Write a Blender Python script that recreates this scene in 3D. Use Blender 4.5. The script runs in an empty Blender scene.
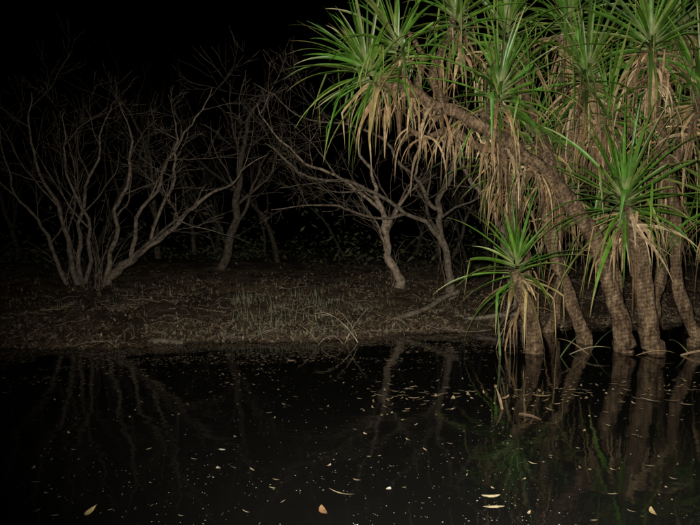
import bpy, math, random
from mathutils import Vector, noise, Quaternion
random.seed(11)
R=random.random
def U(a,b): return a+(b-a)*random.random()
def vary(c,a,b):
    q=U(a,b);return tuple(k*q for k in c)

# ------------------------------------------------------------ builders
class MB:
    def __init__(s): s.v=[];s.f=[];s.c=[];s.a=[]
    def add(s,p,c=(1,1,1),a=0.0):
        s.v.append((p[0],p[1],p[2]));s.c.append(c);s.a.append(a);return len(s.v)-1
    def obj(s,name,mat,parent=None,smooth=True):
        me=bpy.data.meshes.new(name);me.from_pydata(s.v,[],s.f);me.update()
        ca=me.color_attributes.new('tone','FLOAT_COLOR','POINT')
        flat=[]
        for c in s.c: flat+= [c[0],c[1],c[2],1.0]
        ca.data.foreach_set('color',flat)
        at=me.attributes.new('along','FLOAT','POINT');at.data.foreach_set('value',s.a)
        if smooth: me.polygons.foreach_set('use_smooth',[True]*len(me.polygons))
        me.materials.append(mat)
        o=bpy.data.objects.new(name,me);bpy.context.collection.objects.link(o)
        if parent: o.parent=parent
        return o
def empty(name,loc=(0,0,0)):
    e=bpy.data.objects.new(name,None);bpy.context.collection.objects.link(e);e.empty_display_size=.3;return e

def spline(pts,n):
    """Catmull-Rom through pts (Vector + radius)"""
    P=[pts[0]]+list(pts)+[pts[-1]];out=[]
    for i in range(1,len(P)-2):
        for k in range(n):
            t=k/n;q=[]
            for j in range(4):
                a,b,c,d=P[i-1][j],P[i][j],P[i+1][j],P[i+2][j]
                q.append(.5*((2*b)+(-a+c)*t+(2*a-5*b+4*c-d)*t*t+(-a+3*b-3*c+d)*t**3))
            out.append(q)
    out.append(list(P[-2]));return out

def tube(m,path,sides,col,rough=0.0,ring=0.0,seed=0):
    """path: list of (x,y,z,r)"""
    n=len(path);side=None;al=0
    rings=[]
    for i,p in enumerate(path):
        c=Vector(p[:3])
        d=(Vector(path[min(i+1,n-1)][:3])-Vector(path[max(i-1,0)][:3]))
        if d.length<1e-6: d=Vector((0,0,1))
        d.normalize()
        if side is None:
            side=d.cross(Vector((0.3,1,0.2)));side.normalize()
        side=(side-d*side.dot(d)).normalized();up=d.cross(side)
        if i: al+=(c-Vector(path[i-1][:3])).length
        rg=[]
        r=p[3]
        if ring: r*=1+ring*(noise.noise(c*9))+ring*.6*noise.noise(Vector((al*22,seed,0)))
        for k in range(sides):
            a=2*math.pi*k/sides
            rr=r
            if rough: rr*=1+rough*noise.noise(Vector((math.cos(a)*2+seed,math.sin(a)*2,al*4)))
            rg.append(m.add(c+side*math.cos(a)*rr+up*math.sin(a)*rr,col,al))
        rings.append(rg)
    for i in range(n-1):
        A,B=rings[i],rings[i+1]
        for k in range(sides):
            k2=(k+1)%sides;m.f.append((A[k],A[k2],B[k2],B[k]))
    m.f.append(tuple(rings[-1]))

# ------------------------------------------------------------ materials
def mat(name):
    M=bpy.data.materials.new(name);M.use_nodes=True
    nt=M.node_tree;b=nt.nodes['Principled BSDF'];return M,nt,b
def N(nt,t,**k):
    n=nt.nodes.new(t)
    for a,v in k.items(): setattr(n,a,v)
    return n
def noise_n(nt,scale,detail=4,rough=.6,coord='Object',stretch=None):
    tc=N(nt,'ShaderNodeTexCoord');no=N(nt,'ShaderNodeTexNoise')
    no.inputs['Scale'].default_value=scale;no.inputs['Detail'].default_value=detail;no.inputs['Roughness'].default_value=rough
    if stretch:
        mp=N(nt,'ShaderNodeMapping');mp.inputs['Scale'].default_value=stretch
        nt.links.new(tc.outputs[coord],mp.inputs[0]);nt.links.new(mp.outputs[0],no.inputs['Vector'])
    else: nt.links.new(tc.outputs[coord],no.inputs['Vector'])
    return no
def ramp(nt,src,stops):
    r=N(nt,'ShaderNodeValToRGB');e=r.color_ramp.elements
    e[0].position=stops[0][0];e[0].color=(*stops[0][1],1)
    e[1].position=stops[-1][0];e[1].color=(*stops[-1][1],1)
    for p,c in stops[1:-1]:
        x=e.new(p);x.color=(*c,1)
    nt.links.new(src,r.inputs[0]);return r
def mul(nt,a,b,f=1.0):
    m=N(nt,'ShaderNodeMix',data_type='RGBA',blend_type='MULTIPLY');m.inputs[0].default_value=f
    nt.links.new(a,m.inputs[6]);nt.links.new(b,m.inputs[7]);return m.outputs[2]
def bump(nt,b,src,st,dist):
    u=N(nt,'ShaderNodeBump');u.inputs['Strength'].default_value=st;u.inputs['Distance'].default_value=dist
    nt.links.new(src,u.inputs['Height']);nt.links.new(u.outputs[0],b.inputs['Normal']);return u

def tone_mat(name,rough,spec,nscale,lo,hi,bst=.3,bd=.004,detail=3):
    M,nt,b=mat(name)
    at=N(nt,'ShaderNodeAttribute',attribute_name='tone')
    no=noise_n(nt,nscale,detail)
    r=ramp(nt,no.outputs['Fac'],[(.3,(lo,lo,lo)),(.7,(hi,hi,hi))])
    col=mul(nt,at.outputs['Color'],r.outputs[0])
    nt.links.new(col,b.inputs['Base Color'])
    b.inputs['Roughness'].default_value=rough;b.inputs['Specular IOR Level'].default_value=spec
    if bst: bump(nt,b,no.outputs['Fac'],bst,bd)
    return M
M_leaf=tone_mat('pandanus_leaf',.42,.35,9,.55,1.25,0)
M_dead=tone_mat('dead_leaf',.75,.2,14,.45,1.3,0)
M_bark=tone_mat('bare_tree_bark',.95,.1,14,.25,1.5,.9,.02,4)
M_litter=tone_mat('leaf_litter',.8,.2,30,.7,1.2,0)
M_grass=tone_mat('grass_blade',.6,.3,20,.7,1.2,0)
M_float=tone_mat('floating_leaf',.6,.3,45,.5,1.2,0)

M_ptrunk,nt,b=mat('pandanus_bark')
at=N(nt,'ShaderNodeAttribute',attribute_name='along')
no=noise_n(nt,4,4,.7);no2=noise_n(nt,30,6,.8);no3=noise_n(nt,7,6,.8,stretch=(1.6,1.6,.5))
ad=N(nt,'ShaderNodeMath',operation='MULTIPLY_ADD');ad.inputs[1].default_value=110
m2=N(nt,'ShaderNodeMath',operation='MULTIPLY');m2.inputs[1].default_value=14
nt.links.new(no.outputs['Fac'],m2.inputs[0]);nt.links.new(at.outputs['Fac'],ad.inputs[0]);nt.links.new(m2.outputs[0],ad.inputs[2])
sn=N(nt,'ShaderNodeMath',operation='SINE');nt.links.new(ad.outputs[0],sn.inputs[0])
s2=N(nt,'ShaderNodeMath',operation='MULTIPLY_ADD');s2.inputs[1].default_value=.05;nt.links.new(sn.outputs[0],s2.inputs[0]);nt.links.new(no2.outputs['Fac'],s2.inputs[2])
rr=ramp(nt,no3.outputs['Fac'],[(.36,(.045,.028,.017)),(.47,(.135,.092,.054)),(.57,(.25,.18,.11)),(.70,(.42,.34,.245))])
rg=ramp(nt,s2.outputs[0],[(.38,(.35,.31,.27)),(.6,(1.15,1.12,1.08))])
nt.links.new(mul(nt,rr.outputs[0],rg.outputs[0]),b.inputs['Base Color'])
b.inputs['Roughness'].default_value=.9;b.inputs['Specular IOR Level'].default_value=.15
bump(nt,b,s2.outputs[0],1,.045)

M_ground,nt,b=mat('ground_soil')
no=noise_n(nt,1.3,5,.65);no2=noise_n(nt,28,5,.75)
r1=ramp(nt,no.outputs['Fac'],[(.35,(.03,.022,.014)),(.65,(.105,.078,.049))])
r2=ramp(nt,no2.outputs['Fac'],[(.35,(.35,.35,.35)),(.7,(1.6,1.55,1.4))])
nt.links.new(mul(nt,r1.outputs[0],r2.outputs[0]),b.inputs['Base Color'])
b.inputs['Roughness'].default_value=.95;b.inputs['Specular IOR Level'].default_value=.1
bump(nt,b,no2.outputs['Fac'],1,.05)

M_water,nt,b=mat('billabong_water')
b.inputs['Base Color'].default_value=(.004,.004,.0035,1)
nr=noise_n(nt,.5,3,.6)
rp=ramp(nt,nr.outputs['Fac'],[(.35,(.02,.02,.02)),(.7,(.08,.08,.08))]);nt.links.new(rp.outputs[0],b.inputs['Roughness'])
b.inputs['IOR'].default_value=1.33;b.inputs['Specular IOR Level'].default_value=.33
no=noise_n(nt,2.6,3,.5)
bump(nt,b,no.outputs['Fac'],.16,.02)

# ------------------------------------------------------------ ground
def shore(x):
    s=10.35+.2*x if x<0 else 10.35+.5*x-.03*x*x
    if x>8: s=12.4
    if x<-14: s=7.55
    return s+.35*noise.noise(Vector((x*.7,3.1,0)))+.16*noise.noise(Vector((x*2.9,8,0)))+.08*noise.noise(Vector((x*8,8,3)))
def H(x,y):
    d=y-shore(x)
    if d>0:
        h=.78*(1-math.exp(-d/3.2))*(1-.55*math.exp(-d/.7)*(d<6))
        h+=min(1,d/1.5)*(.12*noise.noise(Vector((x*.8,y*.8,0)))+.07*noise.noise(Vector((x*3,y*3,1))))
        h+=.04*noise.noise(Vector((x*7,y*7,2)))*min(1,d*3)
        if d>12: h+=min(2.5,(d-12)*.01)
        return h
    dn=1.6-y
    if dn>0: return min(.12,dn*.1)
    return max(-1.3,-.02+d*.16,) if -d<-dn else max(-1.3,-.02+dn*.2)
xs=[-260,-160,-90,-50,-32,-24]+[-18+.1*i for i in range(361)]+[24,32,50,90,160,260]
ys=[-60,-20,-8,-3]+[0.5*i for i in range(15)]+[7.5+.1*i for i in range(132)]+[21+i for i in range(12)]+[36,42,50,65,90,130,200,320]
g=MB()
for y in ys:
    for x in xs: g.add((x,y,H(x,y)))
W=len(xs)
for j in range(len(ys)-1):
    for i in range(W-1):
        a=j*W+i;g.f.append((a,a+1,a+W+1,a+W))
g.obj('ground',M_ground)
w=MB()
for p in ((-120,-1,0),(120,-1,0),(120,16,0),(-120,16,0)): w.add(p)
w.f.append((0,1,2,3));w.obj('water',M_water,smooth=False)

# ------------------------------------------------------------ strap leaves
def strap(m,base,d,L,wd,droop,col,tipcol=None,fold=None,n=11,twist=0,fr=.35,pale=True):
    d=Vector(d).normalized();p=Vector(base)
    side=d.cross(Vector((0,0,1)))
    if side.length<.05: side=Vector((1,0,0))
    side.normalize()
    if twist: side.rotate(Quaternion(d,twist))
    rings=[];st=L/n
    tw=U(-.12,.12)
    for i in range(n+1):
        t=i/n
        ww=wd*(.9+.3*t if t<.3 else 1.0)*(1 if t<.4 else max(.03,(1-(t-.4)/.6)**.9))
        side=(side-d*side.dot(d));side.normalize()
        side.rotate(Quaternion(d,tw))
        nn=side.cross(d)
        tc=tipcol or col
        k=max(0,(t-.55)/.45)**1.5
        c=tuple(col[j]*(1-k)+tc[j]*k for j in range(3))
        if t<.12 and pale: c=tuple(c[j]*.6+(.3,.3,.15)[j]*.4 for j in range(3))
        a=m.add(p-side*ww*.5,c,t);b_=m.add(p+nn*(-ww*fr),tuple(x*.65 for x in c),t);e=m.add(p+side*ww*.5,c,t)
        rings.append((a,b_,e))
        dd=Vector((0,0,-1))*droop*(.15+t*1.7)/n
        if fold and i==int(fold*n):
            d=(d*.25+Vector((U(-.3,.3),U(-.3,.3),-1))).normalized()
        d=(d+dd).normalized();p=p+d*st
    for i in range(n):
        A,B=rings[i],rings[i+1]
        m.f.append((A[0],A[1],B[1],B[0]));m.f.append((A[1],A[2],B[2],B[1]))

def basis(ax):
    ax=Vector(ax).normalized();s=ax.cross(Vector((0.2,1,.1))).normalized();return ax,s,ax.cross(s)
DEAD=[(.32,.22,.12),(.44,.33,.19),(.25,.145,.065),(.14,.09,.045),(.36,.25,.12)]
def rosette(G,D,c,ax,L=1.25,n=60,nd=34,wd=.042,green=1.0):
    ax,s,u=basis(ax);c=Vector(c);n=int(n*1.4);wd*=1.15
    for i in range(n):
        f=i/n
        az=i*2.0944+i*.11+U(-.35,.35)
        pol=math.radians(6+114*f**.9+U(-14,14))
        d=ax*math.cos(pol)+(s*math.cos(az)+u*math.sin(az))*math.sin(pol)
        base=c+ax*(.16-.45*f)+(s*math.cos(az)+u*math.sin(az))*.035
        l=L*U(.6,1.25)*(1 if f>.12 else .75)
        q=U(.4,1.3)*green
        col=(.055*q+.02*R(),.155*q,.016*q)
        if R()<.15: col=(.14*q,.19*q,.04*q)
        if f>.75 and R()<.45: col=(.26*q,.2*q,.08*q)
        tip=col if R()<.5 else (.26,.2,.08)
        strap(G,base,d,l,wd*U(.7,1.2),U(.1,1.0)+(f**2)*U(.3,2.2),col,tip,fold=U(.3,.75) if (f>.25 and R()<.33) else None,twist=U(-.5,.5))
    for i in range(int(nd*1.4)):
        az=U(0,6.283)
        pol=math.radians(U(70,150))
        d=ax*math.cos(pol)+(s*math.cos(az)+u*math.sin(az))*math.sin(pol)
        base=c-ax*U(.12,.7)+(s*math.cos(az)+u*math.sin(az))*.06
        q=U(.45,1.2);col=random.choice(DEAD);col=tuple(k*q for k in col)
        strap(D,base,d,L*U(.25,.95),wd*U(.4,.95),U(.8,5.5),col,None,fold=U(.1,.6) if R()<.5 else None,twist=U(-1.5,1.5),fr=.15,pale=False)

def ptrunk(m,pts,seed=0,k=.7):
    path=spline([tuple(p) for p in pts],14)
    for i,q in enumerate(path):
        v=Vector(q[:3])*1.9+Vector((seed,0,0))
        if q[2]>.1:
            q[0]+=.09*noise.noise(v);q[1]+=.06*noise.noise(v+Vector((0,7,0)))
            q[2]+=.05*noise.noise(v+Vector((3,0,5))) if q[2]>1 else 0
        q[3]*=k
    tube(m,path,16,(1,1,1),rough=.4,ring=.16,seed=seed)
def skirt(D,pts,n,L=.7):
    """old dead leaves still clasping a limb, hanging from its underside"""
    for i in range(int(n*1.4)):
        k=random.randrange(len(pts)-1);t=R()
        p=[pts[k][j]*(1-t)+pts[k+1][j]*t for j in range(4)]
        az=U(0,6.28);q=U(.35,1.1)
        d=Vector((math.cos(az),math.sin(az),U(-1.6,.2)))
        col=random.choice(DEAD)
        strap(D,Vector(p[:3])+Vector((0,0,-p[3]*.3))+d*p[3]*.3,d,L*U(.3,1.4),.032*U(.4,1.1),U(1.5,6),tuple(k2*q for k2 in col),twist=U(-1,1),fr=.12,n=8,pale=False)

def pandanus(limbs,crowns,skirts=()):
    e=empty('pandanus_tree');T,G,D=MB(),MB(),MB()
    for i,l in enumerate(limbs): ptrunk(T,l,i*3.3+l[0][0])
    for c in crowns: rosette(G,D,*c[:2],**(c[2] if len(c)>2 else {}))
    for l,n in skirts: skirt(D,l,n)
    T.obj('trunk',M_ptrunk,e);G.obj('leaves',M_leaf,e);D.obj('dead_leaves',M_dead,e)
# small one at the front
pandanus([[(2.55,9.2,-.5,.17),(2.52,9.2,0,.16),(2.46,9.2,.4,.14),(2.33,9.18,.8,.125),(2.24,9.15,1.15,.11)]],
         [((2.24,9.15,1.22),(-.15,-.1,1),dict(L=1.0,n=42,nd=24,wd=.036))])
# thick trunk
pandanus([[(4.16,9.2,-.5,.21),(4.13,9.2,0,.2),(4.04,9.2,.6,.17),(3.94,9.2,1.15,.165),(3.84,9.15,1.6,.16),(3.66,9.1,1.98,.14)]],
         [((3.64,9.08,2.1),(-.15,-.15,1),dict(L=1.35,n=66,nd=36,wd=.046))])
# long leaning one
c0=[(3.85,9.3,-.5,.18),(3.76,9.3,.05,.175),(3.62,9.3,.7,.16),(3.38,9.25,1.32,.155),(3.1,9.2,1.88,.15),(2.73,9.1,2.33,.14),(2.24,9.0,2.66,.125),(1.68,8.95,3.03,.12),(1.19,8.9,3.26,.105),(.7,8.9,3.5,.09),(.31,8.9,3.62,.07)]
c1=[(1.68,8.95,3.03,.08),(1.82,9.1,3.2,.075),(1.98,9.25,3.45,.07)]
c2=[(1.19,8.92,3.26,.085),(1.1,9.1,3.6,.08),(1.25,9.4,4.1,.07),(1.42,9.5,4.55,.06)]
c3=[(.9,8.93,3.4,.06),(.75,8.9,3.65,.05),(.62,8.8,3.95,.05)]
c4=[(2.9,9.2,2.15,.11),(2.7,9.4,2.75,.1),(2.55,9.6,3.3,.08),(2.3,9.7,3.9,.07),(2.2,9.7,4.4,.06)]
c5=[(2.2,9.0,2.68,.08),(1.7,9.1,2.78,.065),(1.35,9.1,2.98,.06),(1.0,9.1,2.9,.05),(.75,9.1,3.05,.04)]
c6=[(1.25,8.95,3.22,.07),(.9,9.1,3.55,.06),(.95,9.3,4.0,.05),(.75,9.3,4.4,.04)]
pandanus([c0,c1,c2,c3,c4,c5,c6],
         [((.22,8.88,3.75),(-.6,-.1,1),dict(L=1.15,n=66,nd=12)),
          ((2.0,9.2,3.55),(.05,-.05,1),dict(L=1.2,n=50,nd=26)),
          ((1.45,9.5,4.62),(-.2,0,1),dict(L=1.2,n=50,nd=20)),
          ((.6,8.8,4.05),(-.3,-.2,1),dict(L=1.0,n=44,nd=10)),
          ((2.2,9.7,4.5),(0,-.1,1),dict(L=1.3,n=55,nd=30))],
         [(c0[5:],84),(c2,16),(c4,34),(c5,30),(c6,14)])
d0=[(3.6,10,-.5,.15),(3.48,10,0,.14),(3.22,10,.64,.125),(3.02,10,1.4,.12),(2.9,10,2.2,.115),(3.2,10,3.0,.11),(3.4,9.9,3.8,.09)]
d1=[(2.92,10,2.2,.09),(2.75,9.9,2.6,.085),(2.62,9.8,2.95,.08)]
pandanus([d0,d1],[((3.42,9.9,3.95),(0,-.1,1),dict(L=1.4,n=62,nd=46)),((2.6,9.8,3.05),(-.2,-.1,1),dict(L=.95,n=34,nd=34))],[(d0[3:],50)])
e0=[(5.05,9.8,-.5,.14),(4.97,9.8,0,.13),(4.76,9.8,.95,.12),(4.66,9.75,1.53,.115),(4.52,9.7,2.4,.11),(4.25,9.6,3.5,.1),(4.15,9.5,4.1,.085)]
e1=[(4.54,9.7,2.6,.09),(4.75,9.6,3.1,.085),(4.85,9.5,3.5,.08)]
pandanus([e0,e1],[((4.14,9.5,4.3),(-.1,-.1,1),dict(L=1.4,n=62,nd=46)),((4.87,9.5,3.6),(.2,-.1,1),dict(L=1.3,n=60,nd=40)),],[(e0[3:],50)])
f0=[(4.3,10.5,-.5,.14),(4.2,10.5,.4,.13),(3.95,10.5,1.5,.12),(3.8,10.5,2.6,.115),(3.55,10.4,3.8,.1),(3.25,10.3,4.7,.09)]
f1=[(3.85,10.5,2.5,.09),(4.4,10.2,3.6,.085),(4.75,10.0,4.6,.08)]
f2=[(3.8,10.5,2.6,.08),(3.75,10.2,3.1,.08),(3.75,10.0,3.3,.07)]
pandanus([f0,f1,f2],[((3.25,10.3,4.85),(0,-.1,1),dict(L=1.4,n=62,nd=36)),((4.8,10,4.75),(0,0,1),dict(L=1.4,n=60,nd=30)),((3.75,9.95,3.4),(.1,-.3,1),dict(L=1.2,n=46,nd=40))],[(f0[3:],46)])
g0=[(5.6,9.9,-.5,.15),(5.55,9.9,.5,.14),(5.4,9.8,1.4,.13),(5.3,9.7,2.0,.12)]
pandanus([g0],[((5.28,9.68,2.15),(-.2,-.1,1),dict(L=1.35,n=60,nd=30))])
g0=[(4.9,11.2,-.3,.13),(5.1,11.2,1.0,.12),(5.2,11.2,2.0,.12),(5.0,11,2.9,.11)]
pandanus([g0],[((5.0,11,3.05),(0,-.1,1),dict(L=1.35,n=60,nd=36))])
g0=[(2.9,11.2,-.3,.12),(2.9,11.2,1.0,.11),(2.7,11.1,1.9,.1),(2.5,11,2.7,.1)]
g1=[(3.2,11.2,-.3,.12),(3.5,11.2,1.0,.11),(3.3,11.1,1.9,.1),(3.5,11,2.4,.1)]
pandanus([g0,g1],[((2.5,11,2.8),(-.1,-.1,1),dict(L=1.2,n=45,nd=40,green=.8)),((3.5,11,2.5),(0,-.1,1),dict(L=1.3,n=50,nd=40,green=.8))],[(g0[1:],24),(g1[1:],24)])

# ------------------------------------------------------------ bare trees
def branch(m,p,d,L,r,lev,maxlev,col,up=.25,kids=None,wander=.4):
    n=max(4,int(L/.15)) if lev<3 else 5
    n=min(n,16)
    p=Vector(p);d=Vector(d).normalized();path=[];st=L/n
    for i in range(n+1):
        t=i/n;path.append((p.x,p.y,p.z,max(.003,r*(1-.75*t))))
        d=(d+Vector((U(-1,1),U(-1,1),U(-1,1)))*wander*.6+Vector((0,0,up*.25*(1-.9*t)))).normalized();p=p+d*st
    tube(m,path,8 if lev==0 else (6 if lev==1 else 4),vary(col,.65,1.15),rough=.15 if lev<2 else 0)
    sprout(m,path,lev,maxlev,L,col,up,kids)
def sprout(m,path,lev,maxlev,L,col,up,kids=None,t0=.25):
    if lev>=maxlev: return
    k={0:kids or 6,1:5,2:3,3:3}[lev]
    for j in range(k):
        t=t0+(1-t0)*(j+R())/k;i=min(len(path)-2,int(t*(len(path)-1)))
        a=Vector(path[i][:3]);b=Vector(path[i+1][:3]);d=(b-a).normalized()
        o=d.cross(Vector((U(-1,1),U(-1,1),U(-1,1))));o.normalize()
        ang=math.radians(U(20,62));nd=d*math.cos(ang)+o*math.sin(ang)
        nd.z+=.05
        branch(m,a,nd,L*U(.35,.8)*(1.1-.4*t),path[i][3]*U(.4,.65),lev+1,maxlev,vary(col,.9,.9),up,wander=.36)
def bare_tree(name,stems,col,maxlev=3,kids=5,up=.12,thin=.6,suckers=0):
    e=empty(name);m=MB()
    for s in stems:
        path=spline(s,7)
        for q in path:
            nz=Vector(q[:3])*1.7
            q[0]+=.14*noise.noise(nz);q[2]+=.08*noise.noise(nz+Vector((9,0,0)))
            q[0]+=.06*noise.noise(nz*3.1);q[3]*=thin
            if q[2]<.9: q[3]*=1+.5*max(0,.9-q[2])
        tube(m,path,10,col,rough=.3,seed=s[0][0])
        L=sum((Vector(path[i][:3])-Vector(path[i+1][:3])).length for i in range(len(path)-1))
        sprout(m,path,0,maxlev,L*.72,col,up,kids,t0=.3)
    for i in range(suckers):
        b=stems[0][0];x=b[0]+random.gauss(0,.22);y=b[1]+random.gauss(0,.2)
        branch(m,(x,y,H(x,y)-.05),(U(-.5,.5),U(-.4,.4),1),U(.5,2.0),U(.006,.02),1,2,col,up=.3)
    m.obj('branches',M_bark,e)
    return e
BC=(.13,.105,.077)
yb=14.0
bare_tree('bare_tree',[
 [(-5.56,yb,.3,.11),(-5.75,yb,1.3,.08),(-5.97,yb-.2,2.3,.06),(-6.4,yb-.3,3.6,.035),(-6.3,yb-.2,4.5,.015)],
 [(-5.5,yb,.3,.1),(-5.62,yb+.2,1.6,.07),(-5.4,yb+.3,3.0,.045),(-4.9,yb+.2,4.3,.015)],
 [(-5.5,yb,.35,.09),(-5.2,yb-.3,1.5,.06),(-5.6,yb-.6,3.0,.035),(-5.5,yb-.7,4.0,.012)],
 [(-5.75,yb,.35,.08),(-6.2,yb-.1,1.6,.06),(-6.9,yb,2.6,.035),(-7.2,yb,3.8,.012)]],BC,suckers=7)
yb=13.8
bare_tree('bare_tree',[
 [(-5.1,yb,.3,.17),(-4.85,yb,.75,.15),(-4.45,yb,1.15,.13),(-3.9,yb,1.5,.09),(-3.1,yb-.2,2.2,.06),(-2.3,yb-.3,2.7,.03),(-1.7,yb-.3,3.2,.012)],
 [(-4.95,yb,.5,.1),(-4.75,yb,1.9,.07),(-4.4,yb,3.1,.045),(-4.6,yb,4.3,.015)],
 [(-4.5,yb,1.15,.08),(-4.1,yb+.2,2.3,.06),(-3.4,yb+.3,3.7,.035),(-2.8,yb+.3,4.6,.012)],
 [(-4.0,yb,1.5,.06),(-3.5,yb-.3,2.7,.045),(-3.4,yb-.5,3.9,.015)]],BC,suckers=6)
yb=13.9
bare_tree('bare_tree',[
 [(1.0,yb,.5,.15),(.93,yb,.9,.14),(.75,yb,1.5,.11),(.55,yb,2.3,.08),(.2,yb-.2,3.2,.045),(-.1,yb-.3,4.2,.02)],
 [(.6,yb,2.1,.06),(-.2,yb-.1,2.7,.05),(-1.1,yb-.3,3.2,.035),(-1.9,yb-.4,4.2,.015)],
 [(.7,yb,1.7,.06),(1.2,yb-.2,2.6,.045),(1.5,yb-.3,3.5,.02)]],(.18,.14,.10),suckers=3)
yb=13.0
bare_tree('bare_tree',[
 [(1.9,yb,.4,.14),(1.85,yb,1.2,.12),(1.65,yb,2.0,.1),(1.95,yb,3.0,.07),(2.1,yb,4.2,.04)],
 [(1.8,yb,1.5,.08),(1.0,yb-.1,2.1,.065),(.1,yb-.2,2.55,.05),(-.8,yb-.3,2.7,.035),(-1.6,yb-.3,3.3,.015)],
 [(1.6,yb,2.1,.07),(.9,yb-.3,3.0,.05),(0.1,yb-.4,3.6,.035),(-.9,yb-.4,3.8,.02),(-1.7,yb-.3,4.4,.01)],
 [(1.1,yb,2.0,.05),(.5,yb-.1,1.95,.04),(-.3,yb-.3,2.2,.03),(-1.4,yb-.3,2.1,.012)]],(.09,.072,.052),kids=6,suckers=4)
yb=17
bare_tree('bare_tree',[[(-3.3,yb,.5,.2),(-3.05,yb,1.3,.18),(-2.75,yb,2.6,.15),(-2.6,yb,4.0,.09),(-2.3,yb,5.0,.04)],
 [(-2.8,yb,2.3,.07),(-2.0,yb,3.2,.05),(-1.6,yb,4.4,.02)]],(.06,.048,.035),maxlev=2)
yb=12.6
bare_tree('bare_tree',[[(3.0,yb,.2,.14),(2.9,yb,1.5,.12),(2.8,yb,3.0,.1),(2.5,yb,4.8,.06)],
 [(2.9,yb,1.6,.07),(2.3,yb,2.6,.06),(1.9,yb,3.4,.03)]],BC,maxlev=2)

# distant woodland
m=MB()
for i in range(26):
    x=U(-15,12);y=U(19,28);z=H(x,y)
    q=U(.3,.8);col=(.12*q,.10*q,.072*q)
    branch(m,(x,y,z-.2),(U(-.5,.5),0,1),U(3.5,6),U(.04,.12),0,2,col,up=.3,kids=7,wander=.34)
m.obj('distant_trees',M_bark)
m=MB()
for i in range(70):
    x=U(-16,13);y=U(17.5,27);z=H(x,y);rx=U(.6,1.8);hz=U(.5,2.2)
    for k in range(110):
        p=Vector((x+random.gauss(0,rx*.6),y+random.gauss(0,.6),z+abs(random.gauss(0,hz*.55))))
        a=U(0,6.28);l=U(.06,.2);d=Vector((math.cos(a)*l,math.sin(a)*l,U(-1,.4)*l));s=d.cross(Vector((U(-1,1),U(-1,1),1)));s.normalize();s*=l*.25
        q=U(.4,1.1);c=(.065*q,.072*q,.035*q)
        a0=m.add(p,c);b0=m.add(p+d*.5+s,c);c0_=m.add(p+d,c);d0_=m.add(p+d*.5-s,c);m.f.append((a0,b0,c0_,d0_))
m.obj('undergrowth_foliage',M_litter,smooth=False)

# ------------------------------------------------------------ leaf litter
def flatleaf(m,p,l,wd,col,tilt=.5,curl=.2,n=3):
    a=U(0,6.283);d=Vector((math.cos(a),math.sin(a),U(-tilt,tilt))).normalized()
    s=Vector((-math.sin(a),math.cos(a),U(-tilt,tilt))).normalized()
    nn=d.cross(s)
    if nn.z<0:nn=-nn
    p=Vector(p);bend=U(-.25,.25)
    top=[];bot=[]
    for k in range(n):
        u=-.5+(k+1)/(n+1);hw=.5*math.sin(math.pi*(u+.5))**.7
        o=bend*l*(u*u*4-1)*.5
        z=nn*(u*u*2*l*curl)
        top.append(m.add(p+d*u*l+s*(hw*wd+o)+z,col));bot.append(m.add(p+d*u*l+s*(-hw*wd+o)+z,col))
    a0=m.add(p-d*.5*l+nn*(.5*l*curl),col);a1=m.add(p+d*.5*l+nn*(.5*l*curl),col)
    m.f.append((a0,bot[0],top[0]));m.f.append((a1,top[-1],bot[-1]))
    for k in range(n-1): m.f.append((top[k],bot[k],bot[k+1],top[k+1]))
m=MB()
for i in range(30000):
    x=U(-9,8);y=shore(x)+abs(random.gauss(0,3.2))
    if R()<.25 : y=shore(x)+U(0,1)
    if noise.noise(Vector((x*1.1,y*.9,4)))<-.15 and R()<.8: continue
    q=U(.2,1.0)*(1.7 if R()<.05 else 1)
    c=random.choice([(.22,.16,.10),(.16,.105,.06),(.23,.18,.12),(.12,.09,.055)])
    flatleaf(m,(x,y,H(x,y)+U(.002,.03)),U(.03,.13),U(.012,.035),tuple(k*q for k in c),n=2,tilt=.8)
m.obj('leaf_litter',M_litter,smooth=False)
m=MB()
for i in range(220):
    x=U(-8,6);y=shore(x)+abs(random.gauss(0,2));a=U(0,3.14);L=U(.15,.8)
    p=[];r=U(.003,.008)
    for k in range(5):
        t=k/4-.5;X=x+math.cos(a)*L*t+U(-.03,.03);Y=y+math.sin(a)*L*t+U(-.03,.03);p.append((X,Y,max(H(X,Y),0)+.01+U(0,.06),r))
    tube(m,p,5,vary((.17,.14,.10),.5,1.1))
m.obj('fallen_twigs',M_bark)
def log(pts,col):
    m=MB();tube(m,[tuple(q) for q in spline(pts,8)],10,col,rough=.5);m.obj('fallen_log',M_bark)
log([(.45,11.5,.08,.02),(.9,11.7,.2,.04),(1.3,11.75,.32,.045),(1.6,12.0,.47,.05),(1.95,12.1,.6,.03)],(.09,.072,.05))
log([(-3.0,10.0,.03,.02),(-2.75,9.95,.05,.045),(-2.45,9.95,.02,.03)],(.1,.08,.06))
log([(2.0,11.9,.12,.03),(2.6,11.7,.22,.04),(3.3,11.8,.25,.04)],(.12,.1,.075))

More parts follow.
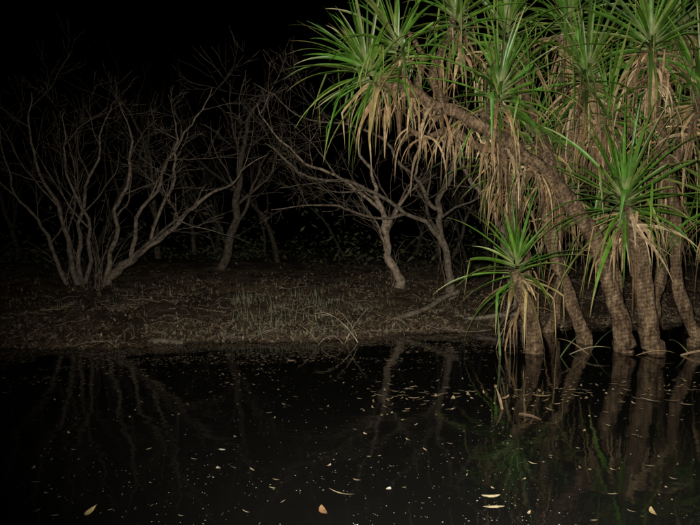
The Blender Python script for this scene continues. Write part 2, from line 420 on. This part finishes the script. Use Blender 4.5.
# ------------------------------------------------------------ grass + reeds
def tuft(m,x,y,n,h,spread,col):
    for i in range(n):
        px=x+random.gauss(0,spread);py=y+random.gauss(0,spread);z=max(0,H(px,py))
        a=U(0,6.28);q=U(.5,1.2);b=U(.1,.5)
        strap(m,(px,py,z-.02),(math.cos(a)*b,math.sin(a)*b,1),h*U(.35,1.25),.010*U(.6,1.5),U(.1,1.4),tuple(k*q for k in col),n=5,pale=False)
m=MB()
for i in range(42): tuft(m,U(-2.1,-.2),shore(-1)+U(.1,2.6),7,.25,.13,(.14,.15,.085))
for i in range(130):
    x=U(-7,2);tuft(m,x,shore(x)+U(.1,4.5),6,.16,.09,(.12,.12,.07))
m.obj('grass',M_grass)
m=MB()
def arc(p,q,h,r,col=(.26,.21,.14)):
    path=[]
    for k in range(11):
        t=k/10;path.append((p[0]+(q[0]-p[0])*t,p[1]+(q[1]-p[1])*t,p[2]+(q[2]-p[2])*t+h*4*t*(1-t)+.01*U(-1,1),r*(1-.6*t)))
    tube(m,path,5,col)
arc((.15,10.1,-.05),(-.55,10.1,.42),.18,.008);arc((-.1,10.1,-.05),(.25,10.0,.5),.05,.006)
arc((-.5,9.9,-.05),(-.1,9.7,.05),.14,.006);arc((-.45,9.9,0),(-.75,9.8,.3),.05,.005);arc((.1,10.1,.1),(-.2,10,.5),.06,.005)
m.obj('arching_twigs',M_bark)
m=MB()
for p,d,L,c in [((2.0,9.0,-.05),(-.05,0,1),.75,(.10,.15,.05)),((2.75,8.9,-.03),(.5,0,.8),.5,(.12,.16,.06)),((2.9,9.1,-.03),(.8,-.3,.5),.6,(.2,.17,.1)),
    ((1.4,6.2,.0),(-.15,.3,.9),.22,(.14,.09,.05)),((1.5,6.0,.01),(.6,-.6,.10),.3,(.08,.05,.03)),((3.2,9.1,0),(-.6,-.2,.5),.6,(.25,.19,.1)),
    ((3.3,9.3,0),(.5,-.3,.9),.5,(.1,.15,.05)),((3.8,9.0,0),(.9,-.3,.4),.5,(.3,.22,.12)),((4.4,9.0,0),(.9,-.3,.4),.5,(.2,.14,.08)),((4.6,9.2,0),(-.5,-.3,.5),.5,(.2,.2,.08))]:
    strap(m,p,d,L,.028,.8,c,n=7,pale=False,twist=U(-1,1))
m.obj('broken_pandanus_leaves',M_dead)

# ------------------------------------------------------------ floating matter
m=MB()
for i in range(3400):
    y=3.3+7*R()**1.3;x=U(-.62,.62)*y
    cl=noise.noise(Vector((x*.8,y*.8,5)))
    if cl<-.05 and R()<.75: continue
    s=U(.002,.007)*(1.8 if R()<.1 else 1);q=U(.15,.95)
    flatleaf(m,(x,y,.004),s*1.6,s,(.6*q,.57*q,.47*q),tilt=.05,curl=0,n=2)
for i in range(12000):
    x=U(-7,2.5);y=shore(x)-abs(random.gauss(0,1.1))-.02
    if noise.noise(Vector((x*1.2,y*2.5,1)))<-.1: continue
    q=U(.3,1.0);flatleaf(m,(x,y,.005),U(.02,.07),U(.01,.025),(.17*q,.13*q,.08*q),tilt=.22,curl=.1,n=2)
m.obj('floating_debris',M_float,smooth=False)
m=MB()
LV=[(-1.49,3.86,.15,.04,(.5,.38,.18)),(-.15,3.88,.14,.04,(.24,.13,.06)),(.24,4.22,.06,.03,(.5,.45,.36)),(.86,4.1,.12,.035,(.4,.34,.2)),(.84,3.92,.14,.03,(.36,.3,.18)),
    (1.75,3.86,.13,.03,(.3,.22,.1)),(-.05,4.15,.2,.012,(.28,.22,.12)),(-.74,8.6,.1,.09,(.42,.28,.18)),(.12,5.4,.07,.025,(.4,.32,.2)),(-.95,5.0,.05,.03,(.5,.47,.4)),
    (1.0,6.6,.16,.04,(.42,.3,.17)),(.85,6.7,.1,.03,(.42,.32,.18)),(1.2,6.75,.2,.03,(.36,.29,.15)),(1.5,6.6,.14,.04,(.26,.18,.1)),(1.9,6.7,.2,.05,(.3,.22,.12)),
    (2.3,6.6,.12,.03,(.24,.18,.1)),(2.9,6.5,.22,.04,(.34,.26,.16)),(3.1,6.5,.16,.03,(.24,.18,.1)),(.62,7.0,.1,.03,(.34,.26,.17)),(-.9,4.6,.06,.03,(.4,.36,.28))]
for x,y,l,wd,c in LV:
    flatleaf(m,(x,y,.008),l,wd,c,tilt=.06,curl=.12,n=7)
for i in range(190):
    x=U(.2,4.2);y=6.6+random.gauss(0,.35)+.12*x;q=U(.3,1);flatleaf(m,(x,y,.006),U(.03,.13),U(.01,.026),(.42*q,.32*q,.19*q),tilt=.1,curl=.15,n=4)
for i in range(180):
    y=U(3.7,9);x=U(-.5,.5)*y;q=U(.2,1);flatleaf(m,(x,y,.006),U(.02,.07),U(.006,.02),(.4*q,.31*q,.19*q),tilt=.1,curl=.15,n=4)
m.obj('floating_leaves',M_float,smooth=False)

# ------------------------------------------------------------ light: night sky + the camera flash
wd=bpy.data.worlds.new('World');bpy.context.scene.world=wd;wd.use_nodes=True
nt=wd.node_tree;bg=nt.nodes['Background'];sk=nt.nodes.new('ShaderNodeTexSky');sk.sky_type='NISHITA';sk.sun_disc=False
sk.sun_elevation=math.radians(-4);sk.sun_rotation=math.radians(180)
nt.links.new(sk.outputs[0],bg.inputs[0]);bg.inputs[1].default_value=.006
try: wd.cycles.sampling_method='NONE'
except Exception: pass
l=bpy.data.lights.new('camera_flash','SPOT');l.energy=6000;l.color=(1,.95,.86);l.shadow_soft_size=.03;l.spot_size=math.radians(97);l.spot_blend=1
lo=bpy.data.objects.new('camera_flash',l);bpy.context.collection.objects.link(lo);lo.location=(-.06,.02,1.68)
lo.rotation_euler=(Vector((2.2,9,2.2))-lo.location).to_track_quat('-Z','Y').to_euler()

cam=bpy.data.cameras.new('camera');cam.lens=35;cam.sensor_width=36;cam.clip_end=1000;cam.clip_start=.05
co=bpy.data.objects.new('camera',cam);bpy.context.collection.objects.link(co);co.location=(0,0,1.6)
co.rotation_euler=(math.radians(90-2.3),0,0)
s=bpy.context.scene;s.camera=co
s.view_settings.view_transform='Standard';s.view_settings.look='None';s.view_settings.exposure=0
